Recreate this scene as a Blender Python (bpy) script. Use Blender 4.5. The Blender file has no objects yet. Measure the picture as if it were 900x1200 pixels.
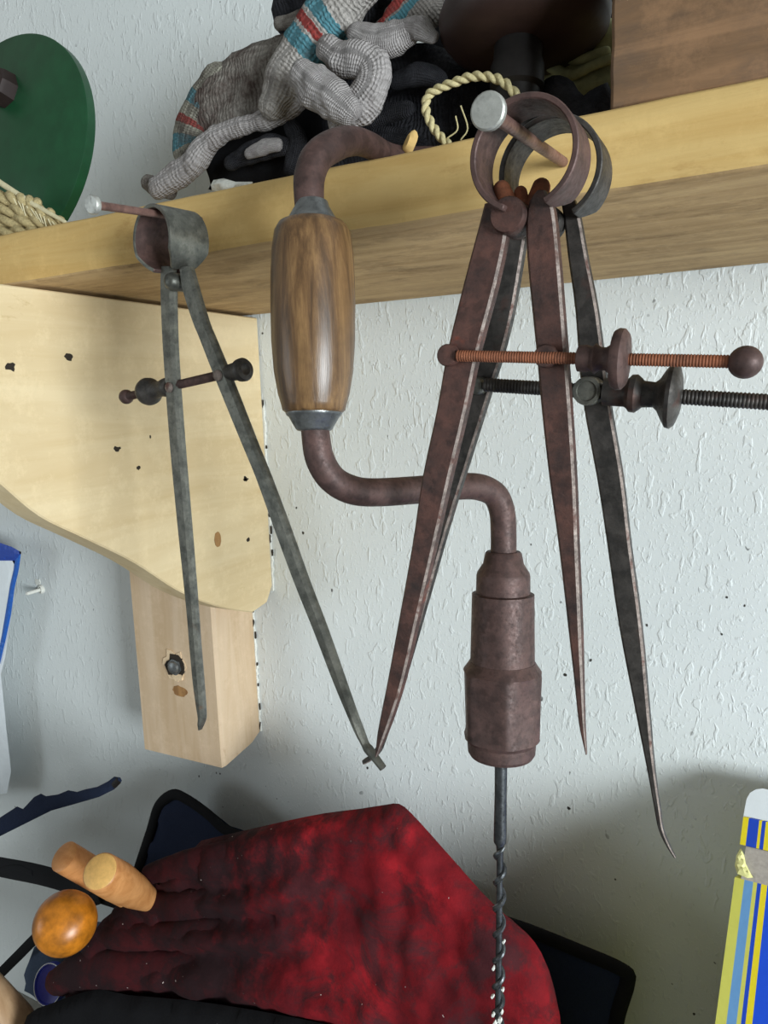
import bpy, bmesh, math, random
from mathutils import Vector, Matrix, noise
from mathutils.geometry import delaunay_2d_cdt
random.seed(4)
PI = math.pi
SC = bpy.context.scene
COL = SC.collection

# ------------------------------------------------------------------ camera
# world: X along the back wall (right), Y into the wall (wall face is y = 0), Z up; metres
FPX = 850.0
EYE = Vector((0, -.608, 1.5))
R0 = Vector((0.88338, 0.04609, -0.46638))      # rows: world axes in (right, down, forward)
R1 = Vector((0.46766, -0.15154, 0.87082))
R2 = Vector((-0.03054, -0.98738, -0.15542))
cam_data = bpy.data.cameras.new('camera')
cam_data.sensor_fit = 'VERTICAL'; cam_data.sensor_height = 36
cam_data.lens = FPX * 36 / 1200; cam_data.clip_start = .01; cam_data.clip_end = 50
cam = bpy.data.objects.new('camera', cam_data); COL.objects.link(cam)
cam.matrix_world = Matrix(((R0[0], -R0[1], -R0[2], EYE[0]), (R1[0], -R1[1], -R1[2], EYE[1]),
                           (R2[0], -R2[1], -R2[2], EYE[2]), (0, 0, 0, 1)))
SC.camera = cam

# ------------------------------------------------------------------ world, window light, exposure
SC.view_settings.view_transform = 'Standard'; SC.view_settings.look = 'None'
SC.view_settings.exposure = 0.0; SC.view_settings.gamma = 1.0
wd = bpy.data.worlds.new('world'); SC.world = wd; wd.use_nodes = True
wd.node_tree.nodes['Background'].inputs[0].default_value = (.97, 1.0, .95, 1)
wd.node_tree.nodes['Background'].inputs[1].default_value = .26
def area(name, loc, target, sx, sy, power, col):
    l = bpy.data.lights.new(name, 'AREA'); l.shape = 'RECTANGLE'; l.size = sx; l.size_y = sy
    l.energy = power; l.color = col
    o = bpy.data.objects.new(name, l); COL.objects.link(o); o.location = loc
    o.rotation_euler = (Vector(target) - Vector(loc)).to_track_quat('-Z', 'Y').to_euler()
    return o
area('window_daylight', (2.40, -1.62, 1.30), (-.3, 0, 1.28), .95, 1.0, 122, (.88, .96, 1.0))
area('left_fill_light', (-2.6, -2.6, 1.5), (-.6, 0, 1.10), 1.0, 1.2, 15, (.80, .92, 1.0))  # weak fill lamp added from the left to brighten the left wall

# ------------------------------------------------------------------ unprojection helpers (measured point -> place on a real plane)
def ray(px, py):
    c = Vector(((px - 450) / FPX, (py - 600) / FPX, 1.0))
    return Vector((R0.dot(c), R1.dot(c), R2.dot(c)))
def aty(px, py, y):
    r = ray(px, py); return EYE + r * ((y - EYE.y) / r.y)
def atx(px, py, x):
    r = ray(px, py); return EYE + r * ((x - EYE.x) / r.x)
def dep(px, py, d): return EYE + ray(px, py) * d
class Plane:
    def __init__(s, o, u, n):
        s.o = Vector(o); s.n = Vector(n).normalized(); s.u = Vector(u)
        s.u = (s.u - s.n * s.u.dot(s.n)).normalized(); s.v = s.u.cross(s.n) * -1
        if s.v.z < 0: s.v = -s.v
    def hit(s, px, py):
        r = ray(px, py); return EYE + r * ((s.o - EYE).dot(s.n) / r.dot(s.n))
    def uv(s, p): d = p - s.o; return Vector((d.dot(s.u), d.dot(s.v)))
    def at(s, a, b, h=0): return s.o + s.u * a + s.v * b + s.n * h

# ------------------------------------------------------------------ materials
def lin(r, g, b):
    f = lambda c: c / 12.92 if c <= .04045 else ((c + .055) / 1.055) ** 2.4
    return (f(r / 255), f(g / 255), f(b / 255), 1)
class NT:
    def __init__(s, name):
        s.m = bpy.data.materials.new(name); s.m.use_nodes = True
        s.t = s.m.node_tree; s.b = s.t.nodes['Principled BSDF']
        s.tc = s.t.nodes.new('ShaderNodeTexCoord')
    def n(s, kind, **kw):
        o = s.t.nodes.new('ShaderNode' + kind)
        for k, v in kw.items():
            if hasattr(o, k) and k not in o.inputs: setattr(o, k, v)
            else: o.inputs[k].default_value = v
        return o
    def l(s, a, b): s.t.links.new(a, b)
    def coords(s, scale=(1, 1, 1), rot=(0, 0, 0), src='Object'):
        m = s.n('Mapping'); m.inputs['Scale'].default_value = scale; m.inputs['Rotation'].default_value = rot
        s.l(s.tc.outputs[src], m.inputs['Vector']); return m.outputs[0]
    def noise(s, vec, scale, detail=6, rough=.6, dist=0):
        o = s.n('TexNoise'); o.inputs['Scale'].default_value = scale; o.inputs['Detail'].default_value = detail
        o.inputs['Roughness'].default_value = rough; o.inputs['Distortion'].default_value = dist
        s.l(vec, o.inputs['Vector']); return o.outputs[0]
    def ramp(s, fac, stops, interp='LINEAR'):
        o = s.n('ValToRGB'); o.color_ramp.interpolation = interp
        e = o.color_ramp.elements
        while len(e) < len(stops): e.new(.5)
        for q, (p, c) in zip(e, stops): q.position = p; q.color = c if len(c) == 4 else (*c, 1)
        s.l(fac, o.inputs[0]); return o.outputs[0]
    def mix(s, fac, a, b, mode='MIX'):
        o = s.n('Mix'); o.data_type = 'RGBA'; o.blend_type = mode
        for k, v in ((0, fac), (6, a), (7, b)):
            if hasattr(v, 'links'): s.l(v, o.inputs[k])
            else: o.inputs[k].default_value = v
        return o.outputs[2]
    def math(s, op, a, b=0.0):
        o = s.n('Math'); o.operation = op
        for k, v in ((0, a), (1, b)):
            if hasattr(v, 'links'): s.l(v, o.inputs[k])
            else: o.inputs[k].default_value = v
        return o.outputs[0]
    def bump(s, h, strength, dist, prev=None):
        o = s.n('Bump'); o.inputs['Strength'].default_value = strength; o.inputs['Distance'].default_value = dist
        s.l(h, o.inputs['Height'])
        if prev: s.l(prev, o.inputs['Normal'])
        return o.outputs[0]
    def out(s, col=None, rough=.6, metal=0, normal=None, spec=.5):
        for k, v in (('Base Color', col), ('Roughness', rough), ('Metallic', metal), ('Specular IOR Level', spec)):
            if v is None: continue
            if hasattr(v, 'links'): s.l(v, s.b.inputs[k])
            else: s.b.inputs[k].default_value = v
        if normal: s.l(normal, s.b.inputs['Normal'])
        return s.m
W1 = (1, 1, 1, 1); K1 = (0, 0, 0, 1)

def m_wall():
    t = NT('white_wall_paint'); v = t.coords()
    c = t.ramp(t.noise(v, 3, 3), [(.3, lin(208, 213, 212)), (.7, lin(218, 222, 221))])
    sp = t.noise(t.coords((1, 1, .8)), 120, 1, .4); rg = t.noise(v, 9, 2)
    mk = t.math('MULTIPLY', t.ramp(sp, [(.765, K1), (.785, W1)]), t.ramp(rg, [(.50, K1), (.56, W1)]))
    c = t.mix(mk, c, lin(48, 46, 42))
    # rolled paint: sparse raised dabs and short runs over a fine stipple
    v2 = t.coords((1.3, 1, .55))
    a = t.ramp(t.noise(v2, 130, 2, .5, .5), [(.58, K1), (.66, W1)])
    b = t.ramp(t.noise(t.coords((1.2, 1, .8)), 320, 2, .5, .3), [(.56, K1), (.68, W1)])
    g = t.noise(v, 700, 3, .6)
    h = t.math('ADD', a, t.math('MULTIPLY', b, .4)); h = t.math('ADD', h, t.math('MULTIPLY', g, .16))
    return t.out(c, .5, 0, t.bump(h, .48, .0009), .35)
def m_wood(name, light, dark, axis='X', knots=False, bump=.4, rough=.65, dirt=None, gs=1.0, dirt_lo=.58):
    t = NT(name)
    st = {'X': (.08, 1, 1), 'Y': (1, .08, 1), 'Z': (1, 1, .08)}[axis]
    v = t.coords(st)
    g = t.noise(v, 60 * gs, 5, .6, .8); g2 = t.noise(v, 300 * gs, 3, .6)
    c = t.ramp(g, [(.30, dark), (.62, light)])
    c = t.mix(t.math('MULTIPLY', g2, .22), c, dark)
    if dirt:
        vd = t.coords(tuple(.45 if q < 1 else 1 for q in st))
        dd = t.ramp(t.noise(vd, 26, 6, .75), [(dirt_lo, K1), (.74, W1)])
        c = t.mix(t.math('MULTIPLY', dd, .75), c, dirt)
    iso = t.coords()
    c = t.mix(t.math('MULTIPLY', t.ramp(t.noise(iso, 50, 6, .8), [(.50, K1), (.66, W1)]), .45), c, tuple(min(1, x * 1.12) for x in light[:3]) + (1,))
    c = t.mix(t.math('MULTIPLY', t.ramp(t.noise(iso, 170, 4, .7), [(.58, K1), (.70, W1)]), .30), c, dark)
    if knots:
        vo = t.n('TexVoronoi'); vo.inputs['Scale'].default_value = 9; vo.inputs['Randomness'].default_value = 1
        t.l(t.coords(), vo.inputs['Vector'])
        k = t.ramp(vo.outputs['Distance'], [(.06, W1), (.11, K1)])
        c = t.mix(t.math('MULTIPLY', k, .6), c, lin(120, 84, 44))
    n = t.bump(g, bump, .0012); n = t.bump(g2, bump * .6, .0006, n)
    return t.out(c, rough, 0, n, .3)
def m_metal(name, base, alt, spot=None, spot_at=.62, metal=.6, rough=.55, scale=1.0, bump=.35):
    t = NT(name); v = t.coords()
    a = t.noise(v, 90 * scale, 8, .7); b = t.noise(v, 420 * scale, 5, .7); d = t.noise(v, 45 * scale, 4, .6, .5)
    c = t.ramp(a, [(.32, base), (.66, alt)])
    c = t.mix(t.ramp(b, [(.55, K1), (.75, (.5, .5, .5, 1))]), c, tuple(x * .35 for x in base[:3]) + (1,))
    if spot: c = t.mix(t.ramp(d, [(spot_at, K1), (spot_at + .09, W1)]), c, spot)
    r = t.ramp(b, [(.3, (rough - .14,) * 3), (.7, (rough + .18,) * 3)])
    c = t.mix(t.math('MULTIPLY', t.ramp(t.noise(v, 150 * scale, 3, .5), [(.52, K1), (.60, W1)]), .35), c, tuple(x * .45 for x in base[:3]) + (1,))
    n = t.bump(a, bump * .7, .0006); n = t.bump(b, bump, .0004, n)
    return t.out(c, r, metal, n, .4)
def m_plain(name, c, rough=.6, metal=0, bump=0, scale=300, spec=.4, var=.15):
    t = NT(name); v = t.coords(); a = t.noise(v, scale, 5, .65)
    cc = t.ramp(a, [(.3, tuple(x * (1 - var) for x in c[:3]) + (1,)), (.7, tuple(min(1, x * (1 + var)) for x in c[:3]) + (1,))])
    return t.out(cc, rough, metal, t.bump(a, bump, .0006) if bump else None, spec)
def m_knit(name, stripes=(), base=lin(150, 145, 140), dirt=lin(74, 66, 62), dirt_lo=.46):
    """knitted cotton; stripes = (centre, half width, colour) along the U texture coordinate"""
    t = NT(name); v = t.coords()
    uvm = t.n('UVMap'); sep = t.n('SeparateXYZ'); t.l(uvm.outputs[0], sep.inputs[0])
    U, V = sep.outputs[0], sep.outputs[1]
    c = t.ramp(t.noise(v, 260, 3, .6), [(.3, tuple(x * .72 for x in base[:3]) + (1,)), (.7, base)])
    wob = t.math('MULTIPLY', t.math('SUBTRACT', t.noise(v, 400, 2), .5), .03)
    u2 = t.math('ADD', U, wob)
    for cen, hw, colr in stripes:
        d = t.math('ABSOLUTE', t.math('SUBTRACT', u2, cen))
        c = t.mix(t.math('LESS_THAN', d, hw), c, colr)
    dn = t.ramp(t.noise(v, 42, 6, .7), [(dirt_lo, K1), (dirt_lo + .2, W1)])
    c = t.mix(t.math('MULTIPLY', dn, .85), c, dirt)
    # stitches: rows along U crossed by wales along V
    jit = t.math('MULTIPLY', t.noise(v, 120, 3), .05)
    su = t.math('SINE', t.math('MULTIPLY', t.math('ADD', U, jit), 300)); sv = t.math('SINE', t.math('MULTIPLY', t.math('ADD', V, jit), 170))
    st = t.math('ADD', t.math('MULTIPLY', su, .5), t.math('MULTIPLY', sv, .5))
    stn = t.math('ADD', st, t.math('MULTIPLY', t.noise(v, 900, 3), 1.8))
    c = t.mix(t.math('MULTIPLY', t.ramp(st, [(.0, W1), (.5, K1)]), .20), c, tuple(x * .25 for x in base[:3]) + (1,))
    return t.out(c, .95, 0, t.bump(stn, .7, .0009), .1)
def m_red(name='stained_red_suede', extra=0.0):
    t = NT(name); v = t.coords()
    c = t.ramp(t.noise(v, 11, 5, .6), [(.34, lin(84, 12, 20)), (.5, lin(122, 18, 27)), (.66, lin(176, 30, 40))])
    d1 = t.ramp(t.noise(v, 15, 8, .74, .5), [(.46, K1), (.56, W1)])
    c = t.mix(t.math('MULTIPLY', d1, .80), c, lin(58, 30, 34))
    d2 = t.ramp(t.noise(v, 55, 6, .8), [(.50, K1), (.66, W1)])
    c = t.mix(t.math('MULTIPLY', d2, .5), c, lin(60, 16, 24))
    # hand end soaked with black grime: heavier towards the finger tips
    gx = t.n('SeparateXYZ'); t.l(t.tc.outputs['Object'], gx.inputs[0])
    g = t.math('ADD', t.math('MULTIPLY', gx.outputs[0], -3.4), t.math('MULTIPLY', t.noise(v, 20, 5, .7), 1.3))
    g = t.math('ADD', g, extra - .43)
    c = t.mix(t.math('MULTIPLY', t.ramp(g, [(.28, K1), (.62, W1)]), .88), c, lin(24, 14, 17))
    w = t.ramp(t.noise(v, 230, 2, .5), [(.765, K1), (.78, W1)])
    c = t.mix(w, c, lin(200, 185, 180))
    n = t.bump(t.noise(v, 60, 5, .6), .5, .002); n = t.bump(t.noise(v, 700, 4, .7), .5, .0006, n)
    return t.out(c, .85, 0, n, .2)
def m_stripes(name, stops):
    t = NT(name); uvm = t.n('UVMap'); sep = t.n('SeparateXYZ'); t.l(uvm.outputs[0], sep.inputs[0])
    c = t.ramp(sep.outputs[0], stops, 'CONSTANT')
    n = t.bump(t.noise(t.coords((1, 1, 1), (0, .5, 0)), 55, 3), .25, .002)
    return t.out(c, .35, 0, n, .5)

M = dict(
    wall=m_wall(),
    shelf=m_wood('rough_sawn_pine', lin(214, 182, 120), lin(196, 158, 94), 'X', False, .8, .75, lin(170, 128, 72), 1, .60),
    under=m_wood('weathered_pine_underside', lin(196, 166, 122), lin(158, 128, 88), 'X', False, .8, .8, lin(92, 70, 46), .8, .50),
    bracket=m_wood('pale_pine_board', lin(216, 196, 158), lin(202, 178, 136), 'Y', False, .3, .65, lin(176, 146, 100), .7, .66),
    batten=m_wood('pale_pine_beam', lin(208, 184, 156), lin(190, 162, 128), 'Z', False, .25, .65, lin(165, 132, 100), .8, .66),
    knot=m_wood('pine_knot', lin(170, 128, 80), lin(120, 84, 50), 'Z', False, .3, .6, None, 3),
    hole=m_plain('dark_hole', lin(44, 36, 28), .9),
    splinter=m_plain('splintered_wood', lin(216, 190, 156), .9, 0, .8, 400),
    rust=m_metal('red_brown_rust', lin(68, 53, 50), lin(100, 76, 71), lin(132, 78, 56), .68, .3, .55),
    rust2=m_metal('rusty_red_steel', lin(58, 47, 45), lin(102, 70, 62), lin(142, 66, 44), .64, .3, .5, 1, .7),
    orange=m_metal('orange_rust', lin(108, 70, 52), lin(160, 96, 66), lin(84, 58, 48), .6, .1, .75),
    dark=m_metal('darkened_steel', lin(46, 44, 42), lin(84, 79, 75), lin(80, 60, 54), .60, .45, .5),
    edge=m_metal('worn_bright_edge', lin(96, 84, 78), lin(150, 136, 128), lin(90, 62, 54), .55, .3, .6, 2),
    steel=m_metal('worn_grey_steel', lin(84, 85, 80), lin(128, 127, 118), lin(110, 84, 66), .66, .65, .42),
    blued=m_metal('blued_steel', lin(60, 62, 64), lin(96, 98, 100), None, .6, .8, .35),
    ferrule=m_metal('dull_steel_ferrule', lin(106, 108, 108), lin(140, 142, 142), lin(96, 84, 76), .66, .75, .38),
    nail=m_metal('galvanised_nail_head', lin(160, 160, 154), lin(196, 196, 190), None, .6, .6, .45),
    nailrust=m_metal('rusty_nail_shank', lin(112, 84, 78), lin(146, 112, 102), lin(128, 74, 54), .6, .4, .5),
    pad=m_plain('dark_stained_wood', lin(46, 30, 26), .5, 0, .3, 120),
    blackmetal=m_plain('blackened_metal', lin(38, 35, 34), .5, .5, .3, 200),
    knit=m_knit('grey_knit'),
    black=m_plain('black_fabric', lin(24, 24, 26), .95, 0, .8, 600, .1),
    navy=m_plain('navy_canvas', lin(34, 42, 62), .9, 0, .6, 700, .15),
    binding=m_plain('black_binding_tape', lin(18, 19, 22), .85, 0, .6, 900, .2),
    slate=m_plain('blue_grey_canvas', lin(72, 84, 104), .9, 0, .6, 600, .15),
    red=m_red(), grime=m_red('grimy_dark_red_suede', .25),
    green=m_plain('green_painted_wood', lin(18, 66, 38), .42, 0, .3, 60, .5, .18),
    boss=m_plain('dark_brown_metal', lin(48, 38, 36), .5, .3, .4, 150),
    straw=m_plain('straw_fibre', lin(176, 160, 118), .9, 0, .9, 500, .15, .3),
    cane=m_plain('pale_cane', lin(206, 196, 160), .6, 0, .4, 300),
    twine=m_plain('cream_twine', lin(196, 184, 140), .9, 0, .9, 700, .15, .25),
    leaf=m_plain('dry_green_fibre', lin(138, 138, 100), .8, 0, .8, 90, .2, .35),
    crumb=m_plain('white_plaster', lin(216, 216, 208), .9, 0, .6, 500),
    brickwood=m_wood('dirty_brown_block', lin(146, 112, 82), lin(104, 80, 58), 'X', False, .9, .85, lin(82, 72, 64), 1.0, .45),
    handlewood=m_wood('orange_beech_handle', lin(206, 148, 94), lin(172, 112, 62), 'X', False, .1, .4, None, 1),
    endgrain=m_plain('handle_end_grain', lin(214, 168, 98), .5, 0, .1, 200),
    amber=m_plain('amber_varnished_wood', lin(178, 108, 26), .34, 0, .15, 60, .5, .5),
    beige=m_wood('plain_beech_handle', lin(196, 162, 126), lin(170, 134, 98), 'Z', False, .1, .5, None, 1),
    bluecap=m_plain('blue_plastic_lid', lin(48, 56, 150), .35),
    white=m_plain('white_paper', lin(226, 232, 236), .6, 0, 0, 100, .3, .03),
    bluetrim=m_plain('blue_tape', lin(30, 96, 186), .4), bluedark=m_plain('dark_blue_tape', lin(26, 66, 160), .4),
    card=m_plain('torn_grey_cardboard', lin(172, 164, 156), .9, 0, .3, 300), cream=m_plain('crumpled_yellow_card', lin(226, 222, 150), .6),
    floor=m_plain('concrete', lin(120, 118, 112), .9, 0, .4, 40), bench=m_plain('grey_bench_top', lin(128, 126, 120), .8, 0, .4, 60),
    frame=m_plain('white_window_frame', lin(225, 226, 224), .5),
)
def m_handle():
    t = NT('varnished_brace_handle')
    v = t.coords((1, 1, .07)); g = t.noise(v, 190, 6, .7, .4); g2 = t.noise(v, 700, 3, .6)
    c = t.ramp(g, [(.30, lin(58, 42, 28)), (.48, lin(108, 80, 52)), (.68, lin(150, 116, 76))])
    c = t.mix(t.math('MULTIPLY', g2, .3), c, lin(60, 40, 24))
    vd = t.coords(); c = t.mix(t.math('MULTIPLY', t.ramp(t.noise(vd, 40, 5, .7), [(.45, K1), (.68, W1)]), .45), c, lin(74, 54, 36))
    return t.out(c, .33, 0, t.bump(g, .35, .0006), .5)
M['handle'] = m_handle()

# ------------------------------------------------------------------ object helpers
def org(o):                                    # world origin of an object whose chain is translation only
    v = Vector((0, 0, 0))
    while o: v += o.location; o = o.parent
    return v
def mesh_obj(name, V, Fc, *a, **kw):           # an optional list of texture coordinates may follow the faces
    a = list(a)
    if isinstance(a[0], list):
        kw.setdefault('uv', a[0]); a = a[1:]
    return mesh_obj_(name, V, Fc, *a, **kw)
def mesh_obj_(name, V, Fc, mat, parent=None, smooth=40, uv=None, loc=None):
    V = [Vector(v) for v in V]
    if loc is None:
        if parent: loc = org(parent)
        else:
            lo = Vector([min(v[i] for v in V) for i in range(3)]); hi = Vector([max(v[i] for v in V) for i in range(3)])
            loc = Vector(((lo.x + hi.x) / 2, (lo.y + hi.y) / 2, lo.z))
    me = bpy.data.meshes.new(name); me.from_pydata([v - loc for v in V], [], Fc)
    bm = bmesh.new(); bm.from_mesh(me); bmesh.ops.recalc_face_normals(bm, faces=bm.faces); bm.to_mesh(me); bm.free()
    if uv:
        ul = me.uv_layers.new(name='UVMap')
        for lp in me.loops: ul.data[lp.index].uv = uv[lp.vertex_index]
    me.materials.append(M[mat] if isinstance(mat, str) else mat)
    if smooth:
        me.shade_smooth(); me.set_sharp_from_angle(angle=math.radians(smooth))
    o = bpy.data.objects.new(name, me); COL.objects.link(o)
    if parent: o.parent = parent
    else: o.location = loc
    return o
def thing(name, label, cat, loc, group=None):
    o = bpy.data.objects.new(name, None); o.empty_display_size = .02; COL.objects.link(o)
    o.location = loc; return tag(o, label, cat, group)
def tag(o, label, cat, group=None):
    o['label'] = label; o['category'] = cat
    if group: o['group'] = group
    return o
def struct(o): o['kind'] = 'structure'; return o
def bev(o, w, seg=2):
    m = o.modifiers.new('bevel', 'BEVEL'); m.width = w; m.segments = seg; m.limit_method = 'ANGLE'; return o
def join(*parts):
    V, Fc, UV = [], [], []
    for p in parts:
        k = len(V); V += list(p[0]); Fc += [tuple(i + k for i in f) for f in p[1]]
        if len(p) > 2: UV += p[2]
    return (V, Fc, UV) if UV and len(UV) == len(V) else (V, Fc)
def box(a, b):
    x0, y0, z0 = a; x1, y1, z1 = b
    V = [Vector(p) for p in ((x0, y0, z0), (x1, y0, z0), (x1, y1, z0), (x0, y1, z0), (x0, y0, z1), (x1, y0, z1), (x1, y1, z1), (x0, y1, z1))]
    return V, [(0, 1, 2, 3), (4, 5, 6, 7), (0, 1, 5, 4), (1, 2, 6, 5), (2, 3, 7, 6), (3, 0, 4, 7)]
def loft(secs, closed=False):
    """secs: list of rings (lists of points, same count); capped unless closed"""
    n = len(secs[0]); V = [Vector(p) for s in secs for p in s]; Fc = []
    m = len(secs)
    for i in range(m if closed else m - 1):
        for j in range(n):
            a, b = i * n + j, i * n + (j + 1) % n; c, d = ((i + 1) % m) * n + (j + 1) % n, ((i + 1) % m) * n + j
            Fc.append((a, b, c, d))
    if not closed: Fc += [tuple(range(n)), tuple(range((m - 1) * n, m * n))]
    return V, Fc
def smooth_path(pts, n=8):
    P = [Vector(p) for p in pts]; out = []
    Q = [P[0] * 2 - P[1]] + P + [P[-1] * 2 - P[-2]]
    for i in range(1, len(Q) - 2):
        a, b, c, d = Q[i - 1:i + 3]
        for k in range(n):
            t = k / n
            out.append(.5 * ((2 * b) + (c - a) * t + (2 * a - 5 * b + 4 * c - d) * t * t + (3 * b - a - 3 * c + d) * t ** 3))
    out.append(P[-1]); return out
def lerp_list(rs, n):
    out = []
    for i in range(n):
        f = i / (n - 1) * (len(rs) - 1); k = min(int(f), len(rs) - 2); out.append(rs[k] + (rs[k + 1] - rs[k]) * (f - k))
    return out
def tube(path, r, seg=16, round_ends=False, flat=1.0, flat_dir=None, wob=0, freq=60):
    """r: number or list of radii spread along the path; flat squashes across flat_dir"""
    P = [Vector(p) for p in path]; n = len(P)
    rs = lerp_list(r, n) if isinstance(r, (list, tuple)) else [r] * n
    if round_ends:
        d0 = (P[0] - P[1]).normalized(); d1 = (P[-1] - P[-2]).normalized()
        pre = [(P[0] + d0 * rs[0] * math.sin(a), rs[0] * math.cos(a)) for a in (1.5, 1.2, .8, .4)]
        post = [(P[-1] + d1 * rs[-1] * math.sin(a), rs[-1] * math.cos(a)) for a in (.4, .8, 1.2, 1.5)]
        P = [p for p, _ in pre] + P + [p for p, _ in post]; rs = [q for _, q in pre] + rs + [q for _, q in post]; n = len(P)
    T = [(P[min(i + 1, n - 1)] - P[max(i - 1, 0)]).normalized() for i in range(n)]
    ref = Vector(flat_dir) if flat_dir else (Vector((0, 0, 1)) if abs(T[0].z) < .9 else Vector((1, 0, 0)))
    N = (ref - T[0] * ref.dot(T[0])).normalized(); secs = []; UV = []
    L = 0
    for i in range(n):
        if i: L += (P[i] - P[i - 1]).length
        src = ref if flat_dir else N
        q = src - T[i] * src.dot(T[i])
        N = q.normalized() if q.length > 1e-5 else N
        B = T[i].cross(N); ring = []
        for j in range(seg):
            a = 2 * PI * j / seg; p = P[i] + N * (rs[i] * flat * math.cos(a)) + B * (rs[i] * math.sin(a))
            if wob:
                k = noise.noise(p * freq) + .5 * noise.noise(p * freq * 2.3)
                p += (p - P[i]).normalized() * k * wob if (p - P[i]).length > 1e-6 else Vector()
            ring.append(p); UV.append((L, j / seg))
        secs.append(ring)
    V, Fc = loft(secs)
    tot = max(L, 1e-6); UV = [(u / tot, v) for u, v in UV]
    return V, Fc, UV
def lathe(p0, d, prof, seg=32, hexf=None, phase=0):
    """prof: (distance along d from p0, radius); hexf(s) -> flat distance for six milled flats or None"""
    d = Vector(d).normalized(); p0 = Vector(p0)
    N = d.orthogonal().normalized() if abs(d.z) < .9 else (Vector((0, -1, 0)) - d * (-d.y)).normalized()
    B = d.cross(N); secs = []
    for s, r in prof:
        ring = []
        for j in range(seg):
            a = 2 * PI * j / seg; rr = r
            if hexf:
                fl = hexf(s)
                if fl: rr = min(r, fl / math.cos(((a - phase) % (PI / 3)) - PI / 6))
            ring.append(p0 + d * s + (N * math.cos(a) + B * math.sin(a)) * max(rr, 1e-5))
        secs.append(ring)
    return loft(secs)
def threaded(p0, p1, r, pitch, seg=14, amp=.12):
    p0, p1 = Vector(p0), Vector(p1); L = (p1 - p0).length; n = int(L / pitch); prof = []
    for i in range(n + 1):
        s = i * L / n; prof.append((s, r * (1 - amp)))
        if i < n: prof += [(s + L / n * .35, r), (s + L / n * .65, r)]
    return lathe(p0, p1 - p0, prof, seg)
def inside(p, poly):
    c = False; j = len(poly) - 1
    for i in range(len(poly)):
        a, b = poly[i], poly[j]
        if (a[1] > p[1]) != (b[1] > p[1]) and p[0] < (b[0] - a[0]) * (p[1] - a[1]) / (b[1] - a[1]) + a[0]: c = not c
        j = i
    return c
def segdist(p, a, b):
    ab = b - a; t = max(0, min(1, (p - a).dot(ab) / max(ab.length_squared, 1e-12))); return (p - a - ab * t).length
def puffy(pl, outline, thick, step, edge=None, folds=(), wrinkle=0, freq=30, back=.35, roundn=2, zmin=None, seed=0, rot=0):
    """pillow-like solid over an outline (measured points on plane pl); folds: (points, depth, width), depth < 0 raises a ridge"""
    o2 = [pl.uv(pl.hit(*p)) for p in outline]
    if roundn:
        q = smooth_path([(a.x, a.y, 0) for a in o2] + [(o2[0].x, o2[0].y, 0)], roundn)[:-1]; o2 = [Vector((a.x, a.y)) for a in q]
    # resample evenly
    rs = []
    for i, a in enumerate(o2):
        b = o2[(i + 1) % len(o2)]; k = max(1, int((b - a).length / step))
        rs += [a + (b - a) * (t / k) for t in range(k)]
    o2 = rs; ed = edge or thick * 1.3
    fl = [([pl.uv(pl.hit(*p)) for p in f[0]], f[1], f[2]) for f in folds]
    x0, x1 = min(a.x for a in o2), max(a.x for a in o2); y0, y1 = min(a.y for a in o2), max(a.y for a in o2)
    pts = list(o2); nb = len(o2)
    rnd = random.Random(seed)
    ny = int((y1 - y0) / step)
    for iy in range(1, ny + 1):
        yy = y0 + iy * step; k = 0
        xx = x0 + (step * .5 if iy % 2 else 0)
        while xx < x1:
            p = Vector((xx + rnd.uniform(-.1, .1) * step, yy + rnd.uniform(-.1, .1) * step))
            if inside(p, o2):
                dm = min((p - q).length for q in o2)
                if dm > step * .6: pts.append(p)
            xx += step
    res = delaunay_2d_cdt([Vector(p) for p in pts], [(i, (i + 1) % nb) for i in range(nb)], [list(range(nb))], 1, 1e-7)
    v2, fs = res[0], res[2]
    V, UV, cv, dd = [], [], [], []
    for p in v2:
        dm = min(segdist(p, o2[i], o2[(i + 1) % nb]) for i in range(0, nb))
        dd.append(dm); s = min(1, dm / ed); cv.append(math.sqrt(max(0, 1 - (1 - s) ** 2)))
    def height(p, c):
        h = thick * c
        for f, dp, w in fl:
            q = min(segdist(p, f[i], f[i + 1]) for i in range(len(f) - 1))
            h -= dp * math.exp(-(q / w) ** 2) * c
        if wrinkle:
            P3 = Vector((p.x, p.y, seed * 7.1))
            h += wrinkle * c * (noise.noise(P3 * freq) + .5 * noise.noise(P3 * freq * 2.7))
        return h
    n = len(v2); cr, sr = math.cos(rot), math.sin(rot)
    V = [pl.at(p.x, p.y, height(p, c)) for p, c in zip(v2, cv)] + [pl.at(p.x, p.y, -thick * back * c) for p, c in zip(v2, cv)]
    bnd = {i for i in range(n) if dd[i] < 1e-6}
    idx = {i: (i if i in bnd else i + n) for i in range(n)}
    Fc = [tuple(f) for f in fs] + [tuple(idx[i] for i in reversed(f)) for f in fs]
    sx, sy = x1 - x0, y1 - y0
    UV = [(((p.x - x0) * cr + (p.y - y0) * sr) / max(sx, sy), (-(p.x - x0) * sr + (p.y - y0) * cr) / max(sx, sy)) for p in v2] * 2
    if zmin is not None:
        for v in V: v.z = max(v.z, zmin + .0004 * (1 + noise.noise(v * 50)))
    # drop unused
    used = sorted({i for f in Fc for i in f}); mp = {a: b for b, a in enumerate(used)}
    return [V[i] for i in used], [tuple(mp[i] for i in f) for f in Fc], [UV[i] for i in used]

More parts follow.
